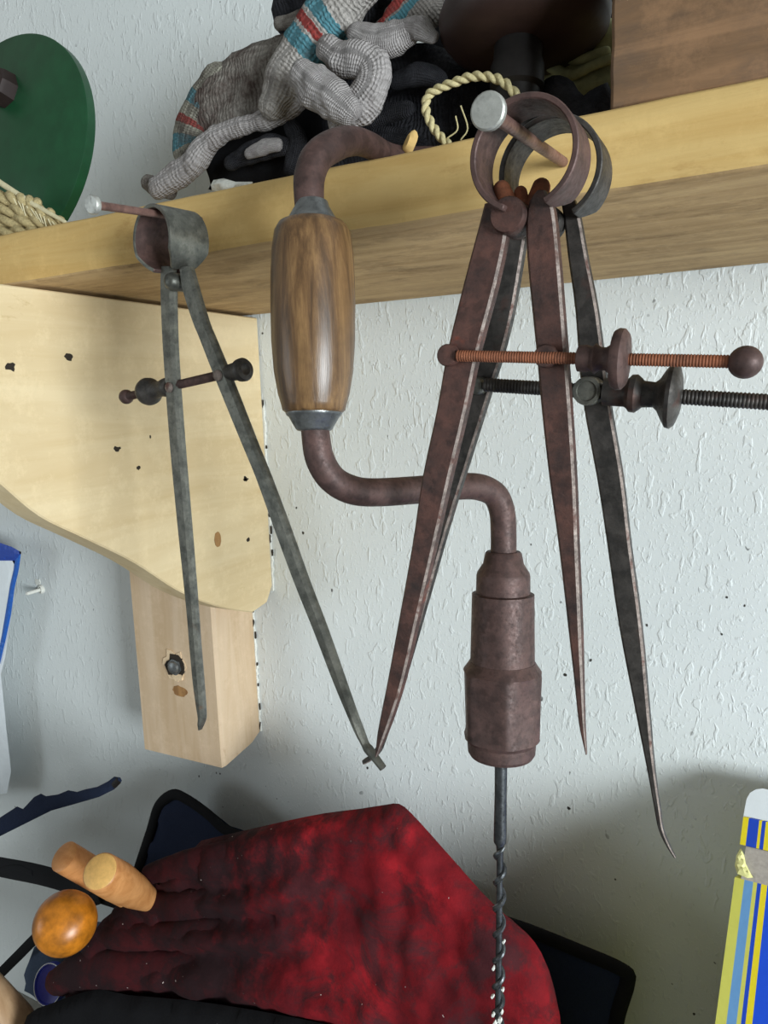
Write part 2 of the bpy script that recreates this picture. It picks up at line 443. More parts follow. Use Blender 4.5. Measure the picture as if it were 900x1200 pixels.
# ------------------------------------------------------------------ setting
SH0, SH1, SHF = 1.5866, 1.6212, -.2617        # shelf underside, top, front
struct(mesh_obj('wall_back', *box((-2.2, 0, 0), (2.5, .12, 2.5)), 'wall', smooth=0))
struct(mesh_obj('floor', *box((-2.2, -2.6, -.1), (2.62, .12, 0)), 'floor', smooth=0))
struct(mesh_obj('wall_right', *join(box((2.5, -2.6, 0), (2.62, .12, .8)), box((2.5, -2.6, 1.92), (2.62, .12, 2.5)),
     box((2.5, -1.10, .8), (2.62, .12, 1.92)), box((2.5, -2.6, .8), (2.62, -2.14, 1.92))), 'wall', smooth=0))
struct(mesh_obj('window_1', *join(box((2.5, -2.14, .8), (2.56, -2.11, 1.92)), box((2.5, -1.13, .8), (2.56, -1.10, 1.92)),
     box((2.5, -2.11, .8), (2.56, -1.13, .83)), box((2.5, -2.11, 1.89), (2.56, -1.13, 1.92))), 'frame', smooth=0))

# shelf board: sawn plank with slightly wavy front arris
def shelf():
    x0, x1 = -1.15, .45; secs = []; n = 120
    for i in range(n + 1):
        x = x0 + (x1 - x0) * i / n
        w = lambda k, a: noise.noise(Vector((x * 14, k, 0))) * a + noise.noise(Vector((x * 60, k, 3))) * a * .35
        c = .0018; f = SHF + w(1, .0004); t = SH1 + w(2, .0010); b = SH0 + w(3, .0010)
        secs.append([(x, -.004, SH0), (x, f + c, b), (x, f + .0004, b + c * .8), (x, f, b + .012), (x, f, t - .010), (x, f + .0006, t - c), (x, f + c * 1.4, t), (x, -.12, SH1), (x, -.004, SH1)])
    V, Fc = loft(secs); o = mesh_obj('shelf_board', V, Fc, 'shelf', None, 50)
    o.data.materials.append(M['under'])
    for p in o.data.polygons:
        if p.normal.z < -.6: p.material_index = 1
    return o
sh = tag(shelf(), 'thick rough sawn yellow pine shelf board along the wall', 'shelf')
# bracket plank on the right cheek of the wall beam
BX = -.4625
def at_br(px, py): p = atx(px, py, BX); return Vector((BX, p.y, p.z))
brt = thing('shelf_bracket', 'pale pine bracket board with a long curved lower edge under the shelf', 'bracket', (BX - .014, -.12, 1.30))
curve = [at_br(*p) for p in ((0, 566), (47, 605), (100, 631), (157, 659), (205, 690), (237, 705), (268, 714), (296, 718))]
cur = smooth_path(curve, 4)
out2 = [Vector((BX, -.0015, SH0 - .003)), Vector((BX, -.0015, 1.306)), Vector((BX, -.012, 1.290))] + cur[::-1] + [Vector((BX, -.312, cur[0].z + .02)), Vector((BX, -.313, SH0 - .003))]
def prism_x(pts, dx):
    n = len(pts); V = list(pts) + [p + Vector((dx, 0, 0)) for p in pts]
    return V, [tuple(range(n)), tuple(range(2 * n - 1, n - 1, -1))] + [(i, (i + 1) % n, (i + 1) % n + n, i + n) for i in range(n)]
bev(mesh_obj('board', *prism_x(out2, -.028), 'bracket', brt, 30), .0012, 1)
def blob(c, ux, uz, r1, r2, h, n=14, jag=.25, sd=1):
    rnd = random.Random(sd); ring0, ring1 = [], []
    nrm = Vector(ux).cross(Vector(uz)).normalized()
    if nrm.dot(EYE - Vector(c)) < 0: nrm = -nrm
    for j in range(n):
        a = 2 * PI * j / n; k = 1 + rnd.uniform(-jag, jag)
        p = Vector(c) + Vector(ux) * r1 * k * math.cos(a) + Vector(uz) * r2 * k * math.sin(a)
        ring0.append(p - nrm * .0015); ring1.append(p + nrm * h)
    return loft([ring0, ring1])
YV, ZV, XV = Vector((0, 1, 0)), Vector((0, 0, 1)), Vector((1, 0, 0))
for i, (px, py, a, b) in enumerate(((80, 418, .0032, .0028), (12, 430, .0036, .0030), (137, 526, .0030, .0022), (287, 561, .0026, .0026), (291, 632, .0024, .0024), (288, 562, .004, .0012), (162, 548, .0018, .0018), (176, 512, .0009, .0016))):
    mesh_obj('worm_hole', *blob(at_br(px, py), YV, ZV, a, b, .0004, 12, .35, i), 'hole', brt)
mesh_obj('knot', *blob(at_br(255, 632), YV, ZV, .0046, .0075, .0004, 20, .05, 3), 'knot', brt)
def paint_line(parent, x, z0, z1, sd, w0=.0008, w1=.0034):
    rnd = random.Random(sd); n = 60; secs = []
    for i in range(n + 1):
        z = z0 + (z1 - z0) * i / n; a = w0 + rnd.random() * (w1 - w0) * (.4 + .6 * math.sin(i * .21 + sd) ** 2)
        secs.append([(x - .002, -.0002, z), (x - .002, -.0022, z), (x + a * .6, -.0020, z), (x + a, -.0002, z)])
    mesh_obj('paint_line', *loft(secs), 'crumb', parent)
    for k in range(7):
        z = z0 + (z1 - z0) * rnd.random()
        mesh_obj('paint_gap', *blob((x + w0 + rnd.random() * .002, -.0022, z), XV, ZV, .0004, .0015 + .003 * rnd.random(), .0004, 8, .4, k), 'hole', parent)
paint_line(brt, BX, 1.30, 1.50, 3)
# wall beam
bt = thing('wall_batten', 'pale pine beam end bolted upright to the wall below the bracket', 'beam', (-.548, -.03, 1.10))
def batten():
    X0, X1, Y0 = -.606, -.4915, -.0635
    def ring(z, sx=0, sy=0): return [(X0, -.001, z), (X0, Y0, z), (X1 - .003 - sx, Y0 - .0006, z), (X1 - sx, Y0 + .003, z), (X1, -.001 - sy, z)]
    secs = [[(X0, -.001, 1.118), (X0, Y0, 1.118), (X1 - .003, Y0, 1.1205), (X1 + .0, Y0 + .004, 1.122), (X1, -.016, 1.128)],
            ring(1.135), ring(1.25), ring(SH0 - .002)]
    return loft(secs)
mesh_obj('beam', *batten(), 'batten', bt, 30)
paint_line(bt, -.4915, 1.135, 1.285, 5)
bc = aty(206, 781, -.0640)
mesh_obj('bolt_recess', *blob(bc + Vector((-.001, 0, .001)), XV, ZV, .0165, .0165, .0008, 18, .22, 9), 'splinter', bt)
mesh_obj('recess_shadow_gap', *blob(bc, XV, ZV, .0125, .0125, .0014, 16, .22, 5), 'hole', bt)
mesh_obj('coach_bolt', *lathe(bc + Vector((0, .002, 0)), (0, -1, 0), [(0, .0093), (.004, .0093), (.005, .0088), (.005, .007), (.0075, .0062), (.0088, .004), (.009, .0005)], 24, lambda s: .0082 if s < .0051 else None), 'ferrule', bt)
mesh_obj('splinter_chip', *blob(bc + Vector((.004, -.0008, -.0115)), XV, ZV, .007, .0045, .0016, 12, .4, 21), 'splinter', bt)
mesh_obj('knot', *blob(aty(211, 810, -.0640), XV, ZV, .010, .006, .0002, 18, .15, 6), 'knot', bt)
# wall plug with a screw stub
pc = aty(47, 690, 0)
tp = thing('wall_plug', 'white wall plug with a stub of screw left in the wall at far left', 'plug', pc)
mesh_obj('plug', *lathe(pc + Vector((.004, .004, 0)), (-.25, -1, -.05), [(0, .0060), (.006, .0060), (.007, .0055), (.007, .0038), (.004, .0032), (.003, .0005)], 16), 'crumb', tp)
mesh_obj('screw_stub', *lathe(pc + Vector((.004, .001, 0)), (-.35, -1, -.12), [(0, .0026), (.020, .0024), (.022, .0005)], 12), 'crumb', tp)
mesh_obj('chipped_plaster', *blob(pc + Vector((-.003, 0, .009)), XV, ZV, .004, .0055, .0008, 10, .4, 2), 'crumb', tp)

# ------------------------------------------------------------------ nails in the shelf edge
def nail(base, head, label, hr, sr):
    b, h = Vector(base), Vector(head); d = (h - b).normalized(); L = (h - b).length
    t = thing('hanging_nail', label, 'nail', b)
    mesh_obj('shank', *lathe(b - d * .012, d, [(0, sr * .9), (L + .010, sr), (L + .0115, sr * 1.3)], 16), 'nailrust', t)
    mesh_obj('nail_head', *lathe(h - d * .0013, d, [(0, hr * .8), (.0006, hr), (.0026, hr), (.0032, hr * .9)], 24), 'nail', t)
    return t
nail((-.0884, SHF, 1.5935 + .0089), (-.0884, -.3598, 1.5935), 'big rusty nail with grey head carrying the two right-hand calipers', .0061, .0025)
nail((-.3015, SHF, 1.6062), (-.3015, -.3393, 1.5988), 'long nail with round head in the shelf edge at left', .0046, .0021)

# ------------------------------------------------------------------ bow calipers
def leg_mesh(pl, rows, th, cham=.16, side=4):
    """rows: (y px, left px, right px[, y px of right side]) on plane pl; thickness goes behind the plane"""
    rs = [r if len(r) == 4 else (*r, r[0]) for r in rows]; secs = []
    rs = [(a, l, r - min(side, .34 * (r - l)), b) for a, l, r, b in rs]
    L = smooth_path([pl.hit(r[1], r[0]) for r in rs], 3); R = smooth_path([pl.hit(r[2], r[3]) for r in rs], 3)
    n = len(L)
    for i, (a, b) in enumerate(zip(L, R)):
        w = b - a; wl = w.length; q = min(th, wl * 1.2 + .0008); c = min(cham * q, wl * .3); u = w / max(wl, 1e-6)
        f = -pl.n * (th - q) * .5
        secs.append([a + f - pl.n * c, a + f + u * c, b + f - u * c, b + f - pl.n * c, b + f - pl.n * (q - c), b + f - u * c - pl.n * q, a + f + u * c - pl.n * q, a + f - pl.n * (q - c)])
    return loft(secs)
def worn(o):
    o.data.materials.append(M['edge'])
    for i, p in enumerate(o.data.polygons):
        if i % 8 == 2 and len(p.vertices) == 4: p.material_index = 1
    return o
def ring_mesh(pl, cx, cy, rpx, width, th, gap_from=None, gap_to=None, n=56, front=.5):
    """open strip ring; the plane point lies at 'front' share of the width"""
    c = pl.hit(cx, cy); r = (pl.hit(cx + rpx, cy) - pl.hit(cx - rpx, cy)).length / 2
    a0, a1 = (gap_to, gap_from + 2 * PI) if gap_from is not None else (0, 2 * PI); secs = []
    for i in range(n + 1):
        a = a0 + (a1 - a0) * i / n; d = pl.u * math.cos(a) + pl.v * math.sin(a)
        f, bk = pl.n * width * front, -pl.n * width * (1 - front)
        e = min(1, min(i, n - i) / 6 + .45)
        f, bk = f * e, bk * e
        secs.append([c + d * r + f, c + d * (r - th) + f, c + d * (r - th) + bk, c + d * r + bk])
    V, Fc = loft(secs); return V, Fc, c, r
def knurl(p0, p1, prof, seg=28): return lathe(p0, Vector(p1) - Vector(p0), prof, seg)

# front rusty dividers
def rusty():
    Yp = -.335; pl = Plane((0, Yp, 1.5), (1, 0, 0), (0, -1, 0)); px = .272 / 850
    t = thing('rusty_dividers', 'rusty red brown bow dividers with straight pointed legs, frontmost on the nail', 'dividers', pl.hit(601, 500))
    plf = Plane((0, Yp - .004, 1.5), (1, 0, 0), (0, -1, 0))
    V, Fc, c, r = ring_mesh(Plane((0, -.346, 1.5), (1, 0, 0), (0, -1, 0)), 612, 179, 63, .019, .0022, math.radians(-112), math.radians(-66), front=0)
    bev(mesh_obj('spring_ring', V, Fc, 'rust', t, 50), .0004, 1)
    worn(mesh_obj('leg', *leg_mesh(plf, [(238, 567, 590), (262, 561, 598), (330, 543, 585), (413, 523, 563), (480, 511, 549), (560, 494, 530), (640, 482, 512), (735, 465, 490), (800, 453, 475), (850, 443, 459), (880, 438, 445), (890, 436.5, 438.5)], .0062), 'rust2', t, 30))
    worn(mesh_obj('leg', *leg_mesh(plf, [(222, 628, 642), (245, 617, 652), (300, 617, 658), (413, 628, 667), (480, 634, 672), (560, 643, 677), (640, 654, 680), (735, 665, 684), (800, 672, 686), (850, 677, 687), (888, 684.5, 686.5)], .0062), 'rust2', t, 30))
    # hinge: lugs rising inside the ring and a big round rivet
    for p0, p1, r0 in (((600, 252), (588, 222), 13), ((626, 246), (634, 220), 14), ((612, 244), (610, 226), 10)):
        mesh_obj('hinge_lug', *tube([dep(*p0, .274), dep(*p1, .276)], [r0 * px, r0 * px * .8], 12, True), 'orange', t)
    p = pl.hit(601, 256); mesh_obj('pivot_rivet', *lathe(p + Vector((0, .006, 0)), (0, -1, 0), [(0, .0066), (.012, .0066), (.0133, .006), (.0136, .001)], 28), 'rust2', t)
    # adjusting screw across both legs
    for q in ((532, 417), (645, 418)):
        p = pl.hit(*q); s = mesh_obj('screw_stud', *lathe(p + Vector((0, .002, 0)), (0, -1, 0), [(0, .0043), (.009, .0043), (.0098, .0038), (.0101, .0008)], 20), 'rust2', t)
    pr = Plane((0, Yp - .0075, 1.5), (1, 0, 0), (0, -1, 0))
    P = lambda x, y: pr.hit(x, y)
    mesh_obj('adjusting_screw', *threaded(P(536, 417), P(866, 424), .0022, .0010), 'orange', t)
    e = P(873, 424.5); d = (P(866, 424) - P(536, 417)).normalized()
    mesh_obj('ball_end', *lathe(e - d * .0052, d, [(.0053 - .0053 * math.cos(a), max(.0053 * math.sin(a), 1e-5)) for a in [i * PI / 12 for i in range(13)]], 24), 'rust', t)
    n0 = P(676, 420); prof = [(0, .0030), (.0006, .0046), (.0035, .0048), (.0052, .0042), (.0065, .0053), (.0080, .0042), (.0100, .0040), (.0118, .0052), (.0128, .0098), (.0142, .0106), (.0160, .0104), (.0172, .0090), (.0180, .0030)]
    mesh_obj('thumb_nut', *lathe(n0, d, prof, 32), 'rust', t)
rusty()
# dark inside calipers behind
def dark():
    Yp = -.312; pl = Plane((0, Yp, 1.5), (1, 0, 0), (0, -1, 0))
    t = thing('dark_calipers', 'dark steel bow calipers with outward-bent feet, behind the rusty dividers', 'calipers', pl.hit(640, 500))
    V, Fc, c, r = ring_mesh(Plane((0, -.322, 1.5), (1, 0, 0), (0, -1, 0)), 643, 198, 60, .019, .0022, math.radians(-108), math.radians(-62), front=0)
    bev(mesh_obj('spring_ring', V, Fc, 'dark', t, 50), .0004, 1)
    worn(mesh_obj('leg', *leg_mesh(pl, [(232, 612, 630), (262, 594, 622), (283, 588, 618), (360, 570, 605), (413, 557, 592), (460, 546, 577), (540, 527, 552), (620, 505, 527), (687, 490, 508), (760, 472, 487), (830, 455, 466), (865, 445, 453), (880, 437, 446, 884), (888, 430, 436, 893), (893, 422.5, 425.5, 898)], .0058), 'dark', t, 30))
    worn(mesh_obj('leg', *leg_mesh(pl, [(232, 656, 676), (255, 660, 683), (300, 665, 691), (367, 674, 704), (460, 681, 716), (560, 699, 733), (638, 711, 742), (735, 725, 755), (833, 744, 764), (900, 757, 770), (950, 766, 776), (975, 771, 779), (995, 780, 786), (1009, 789, 792.5)], .0058), 'dark', t, 30))
    p = pl.hit(641, 262); mesh_obj('pivot_rivet', *lathe(p + Vector((0, .004, 0)), (0, -1, 0), [(0, .0066), (.008, .0066), (.0088, .006), (.009, .001)], 28), 'dark', t)
    pr = Plane((0, Yp - .0065, 1.5), (1, 0, 0), (0, -1, 0)); P = lambda x, y: pr.hit(x, y)
    for q, rr in (((562, 452), .0040), ((694, 458), .0056)):
        p = pl.hit(*q)
        prof = [(0, rr), (.011, rr), (.0125, rr * .95), (.0125, rr * .70), (.0118, rr * .65), (.0118, .0005)] if rr > .005 else [(0, rr), (.008, rr), (.009, rr * .85), (.0093, .0005)]
        mesh_obj('screw_stud', *lathe(p + Vector((0, .002, 0)), (0, -1, 0), prof, 24), 'steel', t)
    a, b = P(568, 451), P(980, 476); d = (b - a).normalized()
    mesh_obj('adjusting_screw', *threaded(a, b, .0029, .0013), 'dark', t)
    n0 = P(706, 459); prof = [(0, .0030), (.0006, .0052), (.0085, .0052), (.0095, .0058), (.0105, .0070), (.0125, .0072), (.0140, .0060), (.0150, .0050), (.0190, .0047), (.0205, .0060), (.0222, .0090), (.0240, .0118), (.0255, .0122), (.0270, .0108), (.0282, .0070), (.0288, .0028)]
    mesh_obj('thumb_nut', *lathe(n0, d, prof, 32), 'dark', t)
dark()
# left calipers, hung on their own nail and turned a little to the left
def left():
    o = aty(205, 340, -.292); pl = Plane(o, (math.cos(.21), -math.sin(.21), 0), (-math.sin(.21), -math.cos(.21), 0))
    t = thing('bow_calipers', 'grey steel bow calipers with bent feet hanging alone at left', 'calipers', pl.hit(260, 600))
    plr = Plane(pl.o + pl.n * .010, pl.u, pl.n)
    c = plr.hit(177, 280); r = (plr.hit(177, 238) - plr.hit(177, 321)).length / 2
    a0, a1, n = math.radians(-62), math.radians(242), 56; secs = []
    for i in range(n + 1):
        a = a0 + (a1 - a0) * i / n; dd = pl.u * math.cos(a) + pl.v * math.sin(a); e = .55 + .45 * min(1, min(i, n - i) / 7)
        w = .025; f = -pl.n * w * (1 - e) * .5; b = -pl.n * w * (1 + e) * .5
        secs.append([c + dd * r + f, c + dd * (r - .0022) + f, c + dd * (r - .0022) + b, c + dd * r + b])
    sr = bev(mesh_obj('spring_ring', *loft(secs), 'steel', t, 50), .0004, 1)
    sr.data.materials.append(M['rust'])
    for i, p in enumerate(sr.data.polygons):
        if i % 4 == 1 and len(p.vertices) == 4: p.material_index = 1
    mesh_obj('leg', *leg_mesh(pl, [(312, 187, 206), (330, 186, 208), (370, 187, 208), (425, 190, 210), (520, 197, 217), (615, 206, 224.5), (710, 216, 231), (757, 220, 234), (800, 224, 237.5), (826, 227.5, 238.6), (842, 230, 238.4), (850, 229.8, 235.4), (857, 229.6, 232)], .0055, .3, 9), 'steel', t, 30)
    mesh_obj('leg', *leg_mesh(pl, [(312, 208, 226), (340, 212, 236), (378, 224, 247), (395, 231, 254), (444, 250, 275), (520, 281, 304), (560, 297.5, 320), (620, 319, 343), (680, 341, 364), (740, 365, 386), (800, 388, 406), (845, 407, 420), (872, 420, 428), (882, 425, 432, 878), (893, 434, 438, 888), (905, 443.5, 447.5, 901)], .0055, .3, 9), 'steel', t, 30)
    p = pl.hit(202, 330); mesh_obj('pivot_rivet', *lathe(p - pl.n * .012, pl.n, [(0, .0050), (.012, .0050), (.0145, .0042), (.0158, .0026), (.0162, .0005)], 24), 'steel', t)
    mesh_obj('hinge_post', *tube([pl.hit(201, 326) - pl.n * .006, pl.hit(190, 305) - pl.n * .008], .0024, 12, True), 'rust', t)
    q = pl.n * -.0035; P = lambda x, y: Plane(pl.o + q, pl.u, pl.n).hit(x, y)
    A, B = P(148, 465), P(286, 433); d = (B - A).normalized(); L = (B - A).length
    def S(x): return (P(x, 465 - (x - 148) * 32 / 138) - A).length
    mesh_obj('ball_end', *lathe(A - d * .0046, d, [(.0046 - .0046 * math.cos(a), max(.0046 * math.sin(a), 1e-5)) for a in [i * PI / 10 for i in range(11)]], 20), 'rust', t)
    mesh_obj('adjusting_screw', *threaded(A, B, .0026, .0011), 'rust', t)
    s = S(168)
    mesh_obj('thumb_nut', *lathe(A + d * s, d, [(0, .0028), (.0008, .0050), (.0028, .0076), (.0055, .0084), (.0085, .0080), (.0105, .0062), (.0135, .0050), (.0200, .0046), (.0225, .0052), (.0250, .0056), (.0280, .0056), (.0295, .0048), (.0305, .0026)], 28), 'dark', t)
    mesh_obj('end_knob', *lathe(A + d * (S(268)), d, [(0, .0026), (.0008, .0044), (.0090, .0050), (.0100, .0060), (.0128, .0062), (.0140, .0054), (.0143, .003), (.0135, .0020)], 24), 'dark', t)
    for x, y in ((199, 454), (256, 440)):
        mesh_obj('screw_stud', *lathe(pl.hit(x, y) - pl.n * .002, pl.n, [(0, .0030), (.0032, .0030), (.0040, .0022), (.0042, .0004)], 16), 'edge', t)
left()

# ------------------------------------------------------------------ carpenter's brace clamped over the shelf by its own crank
def brace():
    t = thing('hand_brace', "old carpenter's brace with wooden handle hooked over the shelf edge", 'hand drill', dep(585, 1150, .445))
    topc = dep(612, 60, .385); chk = dep(588, 770, .42); ax = (topc - chk).normalized()
    def AX(py, d, px=None): return dep(px, py, d)
    arm_top = Vector((-.1262, -.214, SH1 + .0066))
    # upper arm
    H1 = dep(364, 255, .331)
    up = [H1, dep(362, 228, .331), dep(363, 206, .333), dep(372, 184, .336), dep(392, 170, .343)]
    cr = aty(430, 180, SHF); cr.z = SH1 + .0068
    up += [up[-1].lerp(cr, .5) + Vector((0, 0, .0016)), cr, cr + Vector((.004, .030, .0004)), cr.lerp(arm_top, .75) + Vector((-.008, .012, 0)), arm_top]
    mesh_obj('crank_arm', *tube(smooth_path(up, 8), [.0066, .0069, .0072, .0073, .0072, .0068, .0064, .0062, .0062, .0062], 20), 'rust', t)
    # handle and ferrules
    h0, h1 = dep(366, 262, .331), dep(368, 484, .335); d = h1 - h0; L = d.length
    k = .333 / 850
    pr = [(0, 34), (.012, 40), (.05, 44.5), (.14, 47.5), (.28, 49), (.45, 49.5), (.62, 49), (.78, 46.5), (.90, 42), (.955, 38.5), (.985, 37), (1.0, 33)]
    mesh_obj('handle', *lathe(h0, d, [(s * L, r * k) for s, r in pr], 48), 'handle', t, 60)
    u = -d.normalized()
    mesh_obj('ferrule', *lathe(h0 - u * .001, u, [(0, 31 * k), (.0012, 31 * k), (.0024, 29 * k), (.0085, 20 * k), (.0105, 18.5 * k), (.0112, 15 * k)], 36), 'ferrule', t)
    mesh_obj('ferrule', *lathe(h1 + u * .001, -u, [(0, 33 * k), (.0012, 33.5 * k), (.0022, 32 * k), (.0027, 30 * k), (.0082, 22 * k), (.0090, 20 * k), (.0094, 16 * k)], 36), 'ferrule', t)
    # lower arm
    lo = [dep(369, 488, .335), dep(370, 510, .335), dep(375, 538, .337), dep(389, 561, .341), dep(412, 574, .348), dep(440, 577, .356), (dep(490, 574, .374)), dep(535, 570, .391), dep(562, 571, .400), dep(580, 580, .406), dep(588, 598, .409), dep(590, 622, .411), dep(590, 655, .413)]
    mesh_obj('crank_arm', *tube(smooth_path(lo, 6), [.0064, .0066, .0068, .0068, .0070, .0070, .0072, .0073, .0074, .0073, .0073, .0073, .0074], 20), 'rust', t)
    # head: neck and mushroom pad
    nk = ax
    mesh_obj('neck', *lathe(arm_top - nk * .006, nk, [(0, .0075), (.004, .0120), (.008, .0125), (.028, .0115), (.034, .0120), (.036, .0140), (.046, .0140), (.050, .0125), (.060, .0125)], 32), 'blackmetal', t)
    pc = dep(613, 40, .385)
    mesh_obj('head_pad', *lathe(pc - nk * .012, nk, [(0, .014), (.001, .020), (.003, .030), (.007, .039), (.013, .0440), (.019, .0450), (.025, .0430), (.030, .036), (.034, .022), (.035, .002)], 56), 'pad', t, 70)
    mesh_obj('pad_screw', *lathe(pc - nk * .018 + Vector((.006, -.0135, .004)), Vector((.15, -1, .2)), [(0, .0030), (.0012, .0030), (.0018, .0022), (.002, .0003)], 14), 'ferrule', t)
    # chuck (all on the brace axis, pixel rows give the steps)
    def A(px, py, dd): return dep(px, py, dd)
    c0, c1 = A(590, 646, .4135), A(587.5, 886, .4235); ad = c1 - c0; AL = ad.length; ad.normalize(); q = .418 / 850
    Sx = lambda py: (py - 646) / 240 * AL
    mesh_obj('chuck_collar', *lathe(c0, ad, [(0, 19 * q), (Sx(648), 21 * q), (Sx(660), 23.5 * q), (Sx(670), 30 * q), (Sx(674), 31 * q), (Sx(700), 31.5 * q), (Sx(702), 31 * q)], 40), 'rust', t)
    mesh_obj('chuck_sleeve', *lathe(c0, ad, [(Sx(694), 33 * q), (Sx(695), 36 * q), (Sx(775), 37.5 * q), (Sx(778), 39 * q)], 40), 'rust', t)
    mesh_obj('chuck_nut', *lathe(c0, ad, [(Sx(773), 38 * q), (Sx(777), 40.5 * q), (Sx(784), 45.5 * q), (Sx(788), 47.2 * q), (Sx(855), 47.2 * q), (Sx(862), 45 * q), (Sx(867), 40.5 * q), (Sx(880), 39.5 * q), (Sx(884), 37 * q), (Sx(886), 30 * q)], 96,
             lambda s: 41.2 * q if Sx(789) < s < Sx(861) else (43.6 * q if Sx(786) < s <= Sx(864) else None), math.radians(35)), 'rust', t, 25)
    # auger bit
    b0, b1 = A(587.3, 880, .423), A(583.5, 1205, .440); bd = (b1 - b0); BL = bd.length; bd.normalize()
    Sb = lambda py: (py - 880) / 325 * BL; z = .43 / 850
    bit = mesh_obj('auger_bit', *lathe(b0, bd, [(0, 7.4 * z), (Sb(930), 7.0 * z), (Sb(975), 7.6 * z), (Sb(984), 7.4 * z), (Sb(988), 4.6 * z), (Sb(1000), 3.8 * z), (Sb(1205), 3.8 * z)], 16), 'blued', t)
    N = bd.orthogonal().normalized(); B = bd.cross(N); hx = []
    s0, s1 = Sb(988), Sb(1203); pitch = Sb(880 + 31); npts = int((s1 - s0) / pitch * 18)
    for i in range(npts + 1):
        s = s0 + (s1 - s0) * i / npts; a = 2 * PI * s / pitch + 1.2
        hx.append(b0 + bd * s + (N * math.cos(a) + B * math.sin(a)) * 5.2 * z)
    mesh_obj('auger_twist', *tube(hx, [2.0 * z, 3.0 * z] + [3.0 * z] * 20, 8), 'blued', bit)
    for i, (px, py) in enumerate(((590, 1104), (578, 1135), (577, 1168), (589, 1160), (588, 1186), (578, 1190), (585, 1196), (580, 1200))):
        mesh_obj('paint_fleck', *blob(dep(px, py, .4335), XV, ZV, .0007 + .0005 * (i > 5), .0011 + .0006 * (i > 5), .0006, 8, .4, i), 'crumb', bit)
brace()

# ------------------------------------------------------------------ things on the shelf
def shelf_pl(y, tilt=0, yaw=0):
    return Plane((-.2, y, SH1), (math.cos(yaw), math.sin(yaw), 0), (math.sin(yaw), -math.cos(yaw), tilt))
RED, TEAL = lin(150, 62, 58), lin(82, 134, 146)
def glove(label, pieces, group='knitted work gloves heaped on the shelf'):
    t = None
    for name, mat, geo in pieces:
        if t is None:
            lo = geo[0]; c = sum((Vector(v) for v in lo), Vector()) / len(lo)
            t = thing('knitted_glove', label, 'glove', (c.x, c.y, SH1), group)
        if len(geo) > 2: mesh_obj(name, geo[0], geo[1], mat, t, 60, geo[2])
        else: mesh_obj(name, geo[0], geo[1], mat, t, 60)
def sausage(pl, pts, radii, h=0, flat=.6, wob=.0016, seg=28, n=8, rnd=True, lift=0):
    P = smooth_path([pl.hit(*p) + pl.n * (h if not isinstance(h, (list, tuple)) else h[i]) for i, p in enumerate(pts)], n)
    V, Fc, UV = tube(P, [r * (P[0] - EYE).length / 900 for r in radii], seg, rnd, flat, tuple(pl.n), wob, 90)
    for v in V: v.z = max(v.z, SH1 + .0006)
    return V, Fc, UV
stripeA = m_knit('grey_knit_with_cuff_stripes', ((.30, .10, TEAL), (.30, .035, RED)), lin(158, 152, 144))
kL = m_knit('mottled_grey_brown_knit', (), lin(156, 150, 142), lin(66, 48, 44), .40)
kG = m_knit('light_grey_knit', (), lin(182, 176, 174), lin(104, 96, 94), .54)
kD = m_knit('dark_grey_knit', (), lin(62, 62, 66), lin(26, 26, 30), .42)
kS1 = m_knit('knit_cuff_striped_lower', ((.30, .05, TEAL), (.46, .03, RED), (.64, .05, TEAL)), lin(168, 164, 150))
kS2 = m_knit('knit_striped_middle', ((.39, .040, TEAL), (.47, .022, RED), (.55, .036, TEAL)), lin(182, 176, 170), lin(100, 90, 88), .56)
kS3 = m_knit('knit_striped_right', ((-.03, .06, RED), (.12, .065, TEAL)), lin(150, 144, 138), lin(80, 74, 72), .52)
p1 = shelf_pl(-.185, .15); p2 = shelf_pl(-.20, .1); p3 = shelf_pl(-.215, .1)
# glove at left: mottled panel, striped cuff at its lower left, long pale edge fold
glove('mottled grey knitted glove with striped cuff, leftmost of the heap', [
    ('glove_body', kL, puffy(p1, [(222, 140), (234, 112), (268, 78), (300, 58), (322, 50), (370, 38), (400, 60), (372, 110), (345, 145), (318, 165), (290, 178), (262, 184), (240, 196), (225, 200)], .020, .004, None,
        [([(300, 160), (330, 110), (370, 60)], .004, .006), ([(250, 175), (290, 120)], .003, .005)], .004, 60, .5, 2, SH1, 1)),
    ('cuff', kS1, sausage(p1, [(238, 202), (233, 182), (238, 160), (250, 134), (266, 108)], [13, 19, 23, 24, 22], .012, .5, .001)),
    ('cuff_edge', kG, sausage(p2, [(196, 224), (214, 212), (236, 196), (250, 176), (275, 160), (305, 151), (330, 140), (350, 122), (366, 98), (378, 76)], [13, 15, 15, 14, 10, 9, 12, 17, 18, 16], .008, .7, .0016)),
    ('finger', kL, sausage(p2, [(178, 216), (190, 222), (204, 226)], [9, 10, 9], .004, .7, .001)),
])
glove('grey knitted glove lying open with a black lining showing', [
    ('glove_body', 'black', puffy(p1, [(248, 186), (262, 168), (300, 150), (340, 130), (372, 108), (400, 120), (408, 160), (400, 190), (366, 214), (330, 222), (280, 226), (248, 222)], .012, .005, None, (), .003, 60, .4, 2, SH1, 2)),
    ('finger', kD, sausage(p2, [(278, 194), (300, 184), (322, 176), (340, 176)], [9, 12, 13, 10], .006, .7, .001)),
    ('finger', kD, sausage(p2, [(345, 150), (352, 165), (350, 185), (345, 200)], [8, 12, 12, 9], .004, .7, .001)),
    ('finger', kG, sausage(p2, [(306, 188), (322, 181), (338, 178)], [6, 9, 7], .012, .7, .0008)),
])
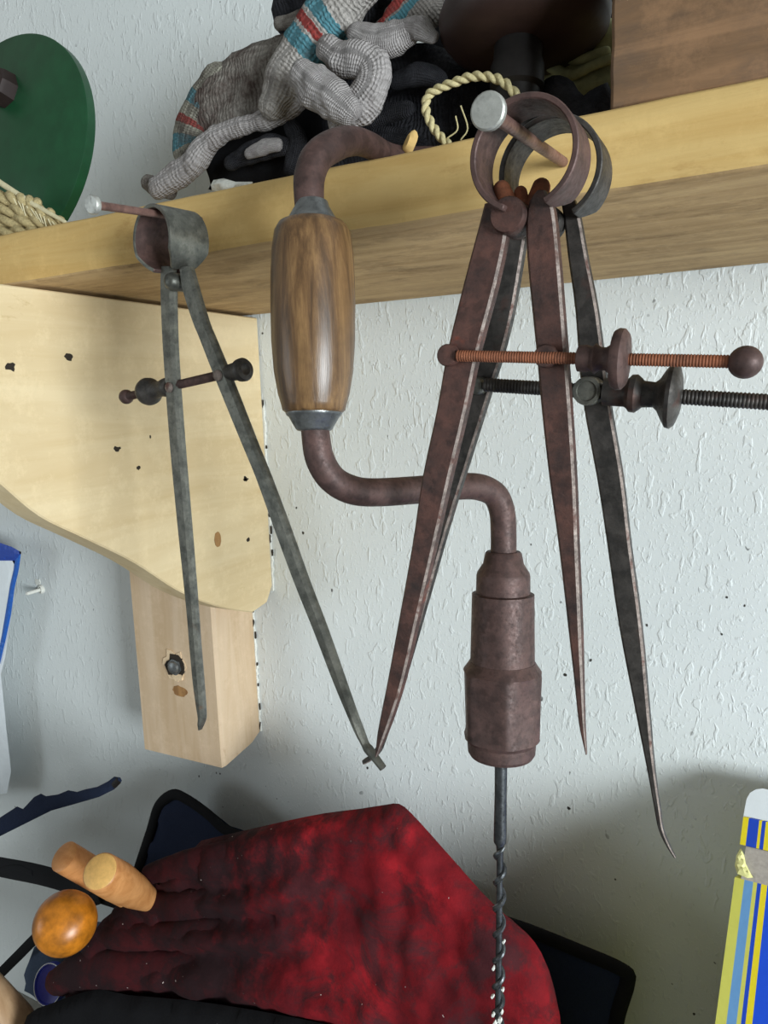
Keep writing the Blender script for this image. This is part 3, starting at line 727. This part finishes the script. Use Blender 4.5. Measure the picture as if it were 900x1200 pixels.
glove('pale grey knitted glove with teal and red band across its middle', [
    ('glove_body', kS2, sausage(p2, [(338, 130), (350, 104), (370, 74), (394, 42), (416, 18), (434, -4), (452, -30)], [20, 26, 30, 31, 29, 27, 26], .014, .6, .002)),
    ('thumb', kG, sausage(p3, [(392, 66), (410, 78), (436, 82), (448, 92), (446, 112), (430, 132), (412, 146)], [12, 17, 18, 18, 19, 22, 18], .010, .7, .002)),
    ('rolled_cuff', kG, sausage(p3, [(378, 108), (394, 124), (414, 136), (428, 148)], [17, 21, 21, 16], .020, .7, .0022)),
])
glove('knitted glove with red and teal stripes at the top right of the heap', [
    ('glove_body', kS3, puffy(p2, [(438, 30), (462, 6), (470, -30), (540, -30), (524, 10), (516, 28), (498, 40), (470, 48), (452, 52), (440, 46)], .014, .004, None, [([(440, 34), (480, 18), (515, -4)], .004, .005)], .003, 70, .5, 2, SH1, 4, -.96)),
    ('rolled_cuff', kG, sausage(p3, [(424, 44), (446, 54), (470, 50), (490, 40)], [11, 17, 17, 12], .006, .7, .0016)),
    ('finger', kG, sausage(p3, [(486, 40), (500, 42), (514, 52)], [9, 12, 6], .008, .7, .0012)),
])
glove('dark grey knitted glove at the back top of the heap', [
    ('glove_body', kD, puffy(p1, [(322, 30), (324, 12), (340, -4), (380, -30), (520, -30), (500, 30), (440, 60), (400, 50), (350, 44), (330, 42)], .018, .005, None, [([(330, 34), (370, 20), (420, -6)], .006, .006)], .004, 60, .5, 2, SH1, 5)),
    ('rolled_cuff', kL, sausage(p2, [(334, 34), (356, 30), (384, 18), (412, 2)], [7, 9, 9, 8], .006, .7, .001)),
])
glove('blackened knitted glove underneath, against the twine loop', [
    ('glove_body', kD, puffy(p1, [(392, 90), (440, 60), (500, 50), (540, 70), (560, 110), (540, 170), (480, 200), (400, 215), (360, 215), (372, 150)], .012, .005, None, [([(400, 180), (440, 160), (500, 140)], .005, .006), ([(450, 120), (500, 90)], .004, .008)], .004, 50, .4, 2, SH1, 6)),
    ('finger', kD, sausage(p2, [(410, 160), (440, 150), (470, 140), (486, 136)], [9, 11, 10, 8], .010, .7, .0012)),
    ('finger', kD, sausage(p2, [(400, 176), (430, 170), (466, 166), (500, 176)], [9, 11, 10, 9], .008, .7, .0012)),
    ('finger', kD, sausage(p2, [(470, 100), (498, 94), (520, 100)], [10, 13, 10], .006, .7, .0012)),
])
# black shape standing in for the shade behind the heap

V, Fc, UV = puffy(shelf_pl(-.12, .1), [(500, 60), (560, -40), (640, -60), (730, -60), (760, 60), (740, 240), (600, 250), (480, 240)], .020, .008, None, (), .006, 40, .4, 2, SH1, 8)
tag(mesh_obj('dark_shade_shape', V, Fc, 'black', None, 60), 'black shape standing for the shade on the shelf behind the twine loop', 'cloth')
# twine loop
def twist(path, r, turns, sub=1):
    P = smooth_path(path, 10); n = len(P); A, B = [], []
    for i, p in enumerate(P):
        T = (P[min(i + 1, n - 1)] - P[max(i - 1, 0)]).normalized(); N = (Vector((0, -1, 0)) - T * -T.y).normalized(); Bn = T.cross(N)
        a = turns * 2 * PI * i / n
        A.append(p + (N * math.cos(a) + Bn * math.sin(a)) * r * .55); B.append(p - (N * math.cos(a) + Bn * math.sin(a)) * r * .55)
    return tube(A, r * .68, 10, True)[:2], tube(B, r * .68, 10, True)[:2]
pt = shelf_pl(-.225, 0)
tw = thing('twine_loop', 'loop of cream twisted twine standing on the shelf edge', 'twine', pt.hit(520, 170))
a, b = twist([pt.hit(*p) for p in ((528, 172), (516, 160), (506, 146), (499, 128), (502, 112), (516, 103), (534, 96), (552, 90), (572, 90), (590, 96), (606, 112))], .0021, 8)
mesh_obj('strand', *a, 'twine', tw); mesh_obj('strand', *b, 'twine', tw)
for pts in (((540, 164), (548, 150), (540, 124)), ((524, 162), (536, 152), (534, 136))):
    mesh_obj('stray_fibre', *tube(smooth_path([pt.hit(*p) for p in pts], 6), .0004, 6), 'twine', tw)
tag(mesh_obj('bark_flake', *puffy(shelf_pl(-.235), [(470, 176), (478, 158), (486, 152), (490, 160), (486, 172), (480, 182)], .004, .003, None, (), .001, 100, .5, 2, SH1, 3)[:2], 'shelf', None, 60), 'yellow wood splinter at the shelf edge beside the brace arm', 'splinter')
tag(mesh_obj('plaster_crumb', *puffy(shelf_pl(-.235), [(244, 222), (250, 211), (262, 209), (276, 213), (296, 213), (300, 222), (270, 228)], .005, .003, None, (), .0015, 150, .5, 1, SH1, 3)[:2], 'crumb', None, 60), 'white plaster crumbs on the shelf edge below the black lining', 'crumb')
# dry fibre bundle and lumps in the shade right of the brace neck
pg = shelf_pl(-.17, .1)
fb = thing('fibre_bundle', 'yellow green folded fibre cloth on the shelf left of the brown block', 'cloth', pg.hit(680, 200))
mesh_obj('bundle', *puffy(pg, [(640, 30), (680, 20), (740, 30), (740, 110), (700, 122), (672, 124), (650, 110), (632, 80)], .014, .004, None, [([(650, 88), (680, 96), (710, 92)], .006, .004), ([(650, 60), (690, 76), (720, 70)], .006, .005)], .004, 70, .5, 2, SH1, 7)[:2], 'leaf', fb, 60)
for pts in (((652, 92), (676, 102), (700, 92), (722, 84)), ((656, 78), (684, 84), (716, 76))):
    mesh_obj('strand', *tube(smooth_path([pg.hit(*p) + pg.n * .014 for p in pts], 6), .0026, 10, True, 1, None, .0008), 'leaf', fb)
tag(mesh_obj('dark_rag', *puffy(shelf_pl(-.19), [(628, 110), (640, 92), (656, 88), (672, 96), (684, 112), (712, 96), (720, 140), (690, 190), (630, 190)], .010, .004, None, (), .003, 70, .5, 2, SH1, 9)[:2], kD, None, 60), 'dark grey rag wedged behind the caliper rings', 'rag')
# brown block standing at the front edge
def block():
    f = lambda px, py: aty(px, py, -.2565)
    x0 = f(715, 110).x; x1 = x0 + .115; n = 14
    secs = []
    for i in range(n + 1):
        z = SH1 + .0004 + .075 * i / n; j = noise.noise(Vector((0, z * 90, 1))) * .0006
        secs.append([(x0 + j, -.2565, z), (x0 + .04, -.2570 + j, z), (x1, -.2565 + j, z), (x1, -.19, z), (x0 - j, -.19, z)])
    return loft(secs)
tag(bev(mesh_obj('wooden_block', *block(), 'brickwood', None, 40), .0015, 2), 'dirty reddish brown block standing on the shelf at top right', 'block')
# green disc
def disc():
    cx, cy, r, yaw, tilt = -.6037, -.1644, .1021, .0266, .1957
    n = Vector((math.sin(yaw) * math.cos(tilt), -math.cos(yaw) * math.cos(tilt), math.sin(tilt))); u = Vector((0, 0, 1)).cross(n).normalized(); v = n.cross(u)
    c = Vector((cx, cy, SH1 + r * abs(v.z) + .001))
    t = thing('green_disc', 'round dark green board with a brown boss leaning at far left', 'disc', (cx, cy, SH1))
    mesh_obj('board', *lathe(c - n * .010, n, [(0, r - .0015), (.0012, r), (.0092, r), (.0100, r - .001), (.0100, .001)], 96), 'green', t)
    bp = Plane(c, u, n).hit(7, 106)
    mesh_obj('boss', *lathe(bp - n * .0005, n, [(0, .0160), (.010, .0152), (.014, .0138), (.0150, .0120), (.0155, .001)], 8, ), 'boss', t, 30)
    mesh_obj('boss_screw', *lathe(bp + n * .0145 + u * .003, n, [(0, .0030), (.0015, .0028), (.002, .0005)], 14), 'ferrule', t)
disc()
# straw mat corner at far left, with a pale cane along its top
ps = shelf_pl(-.235)
sm = thing('straw_coil', 'coiled straw rope with pale cane rim at the far left shelf end', 'straw coil', ps.hit(10, 290))
mesh_obj('cane_rim', *tube([ps.hit(-40, 186), ps.hit(0, 214), ps.hit(40, 240), ps.hit(76, 260)], [.0022, .0022, .0020, .0014], 12, True), 'cane', sm)
for i, (y0, y1, xe) in enumerate(((228, 240, 40), (243, 252, 56), (258, 261, 68), (272, 272, 62), (286, 284, 50))):
    ex = xe
    a, b = twist([ps.hit(-60, y0 - 8) + Vector((0, .004, 0)), ps.hit(-20, y0) + Vector((0, .002, 0)), ps.hit(ex * .5, (y0 + y1) / 2), ps.hit(ex, y1) + Vector((0, .004, 0))], .0046, 4)
    ob = mesh_obj('straw_strand', *join(a, b), 'straw', sm)
for i in range(10):
    x = 22 + i * 5; y = 232 + i * 3
    mesh_obj('loose_straw', *tube([ps.hit(x, y + 2) - Vector((0, .004, 0)), ps.hit(x + random.uniform(2, 9), y + random.uniform(12, 22)) - Vector((0, .003, 0))], .0005, 6), 'cane', sm)
V, Fc, UV = puffy(shelf_pl(-.228), [(-60, 186), (0, 222), (40, 246), (72, 262), (60, 290), (-60, 330)], .006, .005, None, (), .003, 90, .5, 1, SH1, 11)
mesh_obj('straw_backing', V, Fc, 'straw', sm, 60)

# ------------------------------------------------------------------ below: bench, tool bag, gauntlet, handles, carton
BZ = .60
struct(mesh_obj('trim_1', *box((-1.6, -.50, BZ - .03), (.6, -.001, BZ)), 'bench', smooth=0))['label'] = 'plain bench ledge below the picture'
def lp(y, tilt=0, yaw=0, zref=1.0): return Plane((-.3, y, zref), (math.cos(yaw), math.sin(yaw), 0), (math.sin(yaw), -math.cos(yaw), tilt))
pb = lp(-.055, .10)
bag = thing('tool_bag', 'navy canvas tool bag with black bound edges under the red gauntlet', 'tool bag', (-.42, -.12, BZ))
ob = [(207, 927), (222, 932), (245, 948), (270, 968), (340, 990), (450, 1024), (560, 1062), (620, 1082), (680, 1106), (738, 1132), (741, 1146), (728, 1200), (716, 1320), (420, 1360), (110, 1360), (140, 1100), (160, 1020), (180, 972), (190, 942)]
mesh_obj('back_panel', *puffy(pb, ob, .004, .010, .008, (), .003, 14, .5, 1, BZ + .002, 2)[:2], 'navy', bag, 60)
edge = smooth_path([pb.hit(*p) + pb.n * .002 for p in ob[10:13]] , 4)
e1 = smooth_path([pb.hit(*p) + pb.n * .003 for p in [(140, 1100), (160, 1030), (178, 975), (188, 944), (205, 930), (222, 936), (245, 952), (272, 974), (340, 996), (450, 1030), (560, 1068), (620, 1088), (680, 1112), (730, 1134), (736, 1148), (722, 1200), (706, 1320)]], 5)
mesh_obj('binding', *tube(e1, .0062, 14, True, .55, tuple(pb.n)), 'binding', bag)
# front of the bag: bulging pouch filling the space under the gauntlet
pf = lp(-.098, .12)
mesh_obj('front_pocket', *puffy(pf, [(40, 1110), (70, 1092), (110, 1080), (300, 1090), (560, 1130), (640, 1180), (660, 1300), (600, 1420), (100, 1400), (70, 1200), (30, 1160)], .010, .010, None, (), .004, 20, .6, 2, BZ + .002, 5)[:2], 'slate', bag, 60)
psn = lp(-.13)
mesh_obj('strap', *tube(smooth_path([psn.hit(*p) for p in ((-60, 1004), (0, 1016), (50, 1026), (110, 1044), (170, 1064), (230, 1090))], 5), .0135, 16, False, .16, tuple(psn.n)), 'binding', bag)
mesh_obj('strap', *tube(smooth_path([psn.hit(*p) + psn.n * .004 for p in ((-60, 1185), (-10, 1150), (20, 1122), (46, 1096), (80, 1066), (120, 1050))], 5), .0062, 16, False, .2, tuple(psn.n)), 'binding', bag)
mesh_obj('strap', *tube(smooth_path([psn.hit(*p) + psn.n * .002 for p in ((-20, 1032), (0, 1020), (22, 1016), (40, 1022))], 5), .0040, 12, False, .3, tuple(psn.n)), 'binding', bag)
# notched dark blade
pw = lp(-.10)
sw = [(-60, 1010), (-30, 978), (0, 958), (14, 949), (20, 945), (27, 948), (40, 934), (48, 930), (54, 933), (68, 931), (80, 926), (90, 928), (100, 925), (114, 922), (126, 916), (134, 910), (141, 911), (143, 915), (134, 925), (116, 934), (92, 941), (60, 950), (30, 965), (0, 980), (-30, 1004), (-60, 1036)]
bl = thing('curved_blade', 'dark blue curved blade with a notched upper edge at lower left', 'blade', pw.hit(40, 960))
mesh_obj('blade', *puffy(pw, sw, .0022, .004, .004, (), .0006, 90, .6, 1, None, 1)[:2], 'navy', bl, 40)
mesh_obj('blade_tip', *tube([pw.hit(134, 920) + pw.n * .001, pw.hit(140, 914) + pw.n * .001], .0038, 10, False, .5, tuple(pw.n)), 'blackmetal', bl)

# wooden tool handles poking out of the bag
def stick(name, label, cat, prof, p0, p1, mat, endmat, seg=28, hexf=None, group=None):
    t = thing(name, label, cat, p1, group); d = Vector(p1) - Vector(p0); L = d.length
    mesh_obj('handle', *lathe(p0, d, [(s * L, r) for s, r in prof], seg, hexf), mat, t, 50)
    u = -d.normalized()
    if endmat: mesh_obj('end_cap', *lathe(Vector(p0) - u * .0002, u, [(0, prof[1][1] * .93), (.0008, prof[1][1] * .86), (.0010, .0005)], seg), endmat, t)
    return t
q = .70 / 850
stick('hand_tool', 'tool with orange faceted wooden handle, left one of the close pair', 'tool', [(0, 14 * q), (.01, 17 * q), (.05, 18 * q), (.5, 19 * q), (1, 15 * q)], aty(74, 1003, -.205), aty(175, 1062, -.125), 'handlewood', None, 28, lambda s: 17 * q)
stick('hand_tool', 'tool with orange wooden handle and pale round end, right one of the close pair', 'tool', [(0, 17 * q), (.01, 19 * q), (.2, 20.5 * q), (.4, 18 * q), (.6, 13 * q), (1, 12 * q)], aty(117, 1021, -.225), aty(205, 1072, -.105), 'handlewood', 'endgrain')
k0 = aty(71, 1079, -.240); k1 = aty(112, 1098, -.115); kd = (k1 - k0)
kb = thing('amber_knob', 'round amber varnished knob below the pair of handles', 'knob', k1)
mesh_obj('knob', *lathe(k0, kd, [(0, .002), (.0010, .010), (.004, .018), (.010, .0235), (.019, .0268), (.029, .0272), (.040, .0240), (.052, .0185), (.070, .015), (.11, .014)], 40), 'amber', kb, 70)
b0 = aty(-70, 1120, -.22); b1 = aty(50, 1240, -.17)
st = thing('hand_tool', 'tool with plain pale wooden handle in the bottom left corner', 'tool', b1)
mesh_obj('handle', *lathe(b0, b1 - b0, [(0, .020), (.03, .026), (.075, .026), ((b1 - b0).length * .70, .025), ((b1 - b0).length * .84, .020), ((b1 - b0).length, .018)], 32), 'beige', st)
cc = aty(62, 1152, -.150); cp = thing('blue_lid', 'small blue plastic lid with a pale rim near the bottom left', 'lid', cc)
cd = Vector((.05, -.85, .45)); lr = .0215
mesh_obj('lid', *lathe(cc, cd, [(0, lr), (.006, lr), (.0068, lr - .001), (.0068, lr - .0025), (.0050, lr - .003), (.0050, .0005)], 40), 'bluecap', cp)
mesh_obj('rim', *tube([cc + cd.normalized() * .0070 + (cd.orthogonal().normalized() * math.cos(a) + cd.normalized().cross(cd.orthogonal().normalized()) * math.sin(a)) * (lr - .001) for a in [i * 2 * PI / 40 for i in range(41)]], .0005, 8), 'white', cp)

# red gauntlet
pr = lp(-.125, .22, 0, 1.10)
rg = thing('red_gauntlet', 'red suede gauntlet glove stained with black grime, lying over the tool bag', 'glove', (-.30, -.2, .95))
body = [(236, 985), (270, 977), (300, 970), (340, 961), (380, 953), (420, 948), (452, 943), (468, 942), (482, 953), (505, 978), (535, 1012), (565, 1046), (592, 1072), (618, 1094), (634, 1116), (646, 1146), (653, 1175), (658, 1210), (656, 1290), (500, 1330), (300, 1310), (180, 1260), (120, 1190), (80, 1165), (95, 1120), (120, 1078), (165, 1046), (200, 1020)]
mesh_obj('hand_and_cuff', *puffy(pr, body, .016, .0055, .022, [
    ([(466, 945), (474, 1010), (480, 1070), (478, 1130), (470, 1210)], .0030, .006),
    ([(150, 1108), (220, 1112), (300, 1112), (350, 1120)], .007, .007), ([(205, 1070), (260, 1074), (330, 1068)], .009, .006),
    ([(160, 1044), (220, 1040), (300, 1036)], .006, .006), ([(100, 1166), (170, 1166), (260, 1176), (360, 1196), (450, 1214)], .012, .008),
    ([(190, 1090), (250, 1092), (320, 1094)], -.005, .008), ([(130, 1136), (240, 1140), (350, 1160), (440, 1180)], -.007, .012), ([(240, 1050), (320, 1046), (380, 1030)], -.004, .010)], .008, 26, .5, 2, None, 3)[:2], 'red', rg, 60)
pr2 = lp(-.140, .22, 0, 1.08)
def finger(name, pts, radii, hs, mat='red', flat=.62, wob=.0022):
    P = smooth_path([pr2.hit(*p) + pr2.n * h for p, h in zip(pts, hs)], 8)
    return mesh_obj(name, *tube(P, [r * .5 / 850 for r in radii], 28, True, flat, tuple(pr2.n), wob, 45)[:2], mat, rg, 60)
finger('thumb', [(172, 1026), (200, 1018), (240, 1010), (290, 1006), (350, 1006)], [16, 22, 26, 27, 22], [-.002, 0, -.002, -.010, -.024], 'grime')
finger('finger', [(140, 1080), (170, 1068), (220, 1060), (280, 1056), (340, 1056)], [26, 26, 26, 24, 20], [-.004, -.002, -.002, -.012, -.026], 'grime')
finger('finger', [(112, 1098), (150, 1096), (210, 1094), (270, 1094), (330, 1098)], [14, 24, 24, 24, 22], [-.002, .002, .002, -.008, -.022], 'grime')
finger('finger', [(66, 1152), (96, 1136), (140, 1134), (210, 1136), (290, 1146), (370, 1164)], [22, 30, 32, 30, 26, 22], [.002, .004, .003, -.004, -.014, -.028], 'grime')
mesh_obj('folded_finger', *puffy(lp(-.150, .22, 0, 1.08), [(20, 1230), (32, 1190), (60, 1176), (100, 1162), (124, 1160), (150, 1166), (220, 1172), (300, 1184), (400, 1204), (460, 1222), (430, 1300), (20, 1300)], .008, .007, None, (), .003, 30, .5, 2, None, 8)[:2], 'black', rg, 60)

# striped carton leaning on the wall at right
pa = aty(876, 930, -.030); pz = aty(838, 1200, -.150)
def carton():
    up = (pa - pz); lean = Vector((0, up.y, up.z)).normalized()
    u = Vector((1, 0, 0)); v = up.normalized(); n = u.cross(v); n = -n if n.y > 0 else n; n.normalize()
    pl = Plane(pa, u, n); Wd = .16
    t = thing('striped_carton', 'tall blue and yellow striped carton with a torn white top leaning at right', 'carton', pz)
    H = lambda px, py: pl.hit(px, py)
    Ltop = H(871, 958); Lt1 = H(867, 990); Lt2 = H(861, 1028); Lb = H(838, 1200)
    dirv = (Lb - Lt2).normalized(); bot = Lt2 + dirv * ((Lt2.z - BZ) / -dirv.z)
    th = -n * .030
    def slab(a, b, w, name, mat, th=th, stops=None, lift=0):
        A = [a + n * lift, b + n * lift, b + n * lift + u * w, a + n * lift + u * w]
        V = A + [Vector((p.x + .035, -.012, p.z)) for p in A]; UV = [(0, 0), (0, 1), (1, 1), (1, 0)] * 2
        return mesh_obj(name, V, [(0, 1, 2, 3), (4, 5, 6, 7), (0, 1, 5, 4), (1, 2, 6, 5), (2, 3, 7, 6), (3, 0, 4, 7)], mat, t, 0, UV)
    Y1, Y2, B1, B2, B3 = lin(232, 212, 40), lin(206, 204, 96), lin(28, 72, 190), lin(104, 154, 204), lin(24, 80, 214)
    # stripe edges measured in px at y=1120 from the left edge x=850, converted on the panel plane
    e0 = H(849, 1120); U = lambda x: (H(x, 1120) - e0).dot(u) / Wd
    sb = m_stripes('carton_print', [(0, Y2), (U(860), B2), (U(872), Y2), (U(876), B1), (U(881), Y1), (U(889), B3), (U(925), Y1), (U(935), B3), (.97, Y1)])
    e1 = H(870, 975); U1 = lambda x: (H(x, 975) - e1).dot(u) / Wd
    sb2 = m_stripes('carton_flap_print', [(0, Y1), (U1(876.5), B1), (U1(889), Y1), (U1(892.5), B1), (U1(897), Y1), (U1(906), B3), (.8, Y1), (.86, B3)])
    slab(Lt2, bot, Wd, 'printed_panel', sb)
    slab(Ltop, Lt1, Wd, 'printed_flap', sb2, -n * .0015, None, .001)
    slab(Lt1 + u * .004, Lt2 + u * .004, Wd - .004, 'torn_strip', 'card', th)
    # white rounded tab
    w = []
    tl = H(875, 934); c0 = Ltop
    pts = [H(871, 958), H(873, 946), H(875, 936), H(879, 929), H(886, 925), H(894, 924), H(903, 926)]
    pts += [pts[-1] + u * (Wd - .03), Ltop + u * Wd]
    nn = len(pts); V = pts + [p - n * .0012 for p in pts]
    mesh_obj('top_tab', V, [tuple(range(nn)), tuple(range(2 * nn - 1, nn - 1, -1))] + [(i, (i + 1) % nn, (i + 1) % nn + nn, i + nn) for i in range(nn)], 'white', t, 0)
    bk = [p - n * .004 for p in (Ltop, Ltop + u * Wd, Lt1 + u * Wd, Lt1)]
    mesh_obj('crumpled_corner', *puffy(pl, [(868, 994), (872, 1002), (874, 1012), (880, 1024), (886, 1028), (876, 1029), (864, 1024), (861, 1014), (863, 1002)], .004, .0015, None, (), .002, 300, .5, 1, None, 2)[:2], 'cream', t, 30)
carton()

# blue edged white sheet hanging at far left
pk = lp(-.035)
sd = thing('paper_sheet', 'white sheet with blue taped edge hanging at the far left wall', 'paper', pk.hit(-40, 900))
mesh_obj('sheet', *puffy(pk, [(-120, 650), (0, 645), (18, 650), (16, 700), (6, 770), (1, 790), (7, 850), (13, 904), (8, 930), (-120, 940)], .0010, .012, .004, (), 0, 1, .5, 0, None, 1)[:2], 'white', sd, 0)
mesh_obj('edge_tape', *puffy(Plane(pk.o + pk.n * .0015, pk.u, pk.n), [(18, 652), (25, 646), (22, 668), (17, 690), (13, 720), (7, 748), (0, 778), (-4, 776), (2, 745), (7, 715), (12, 685), (16, 668)], .0008, .004, .002, (), 0, 1, .5, 0, None, 1)[:2], 'bluetrim', sd, 0)
mesh_obj('top_tape', *puffy(Plane(pk.o + pk.n * .0022, pk.u, pk.n), [(-100, 628), (0, 636), (14, 641), (25, 647), (18, 657), (0, 657), (-100, 655)], .0008, .004, .002, (), 0, 1, .5, 0, None, 1)[:2], 'bluedark', sd, 0)
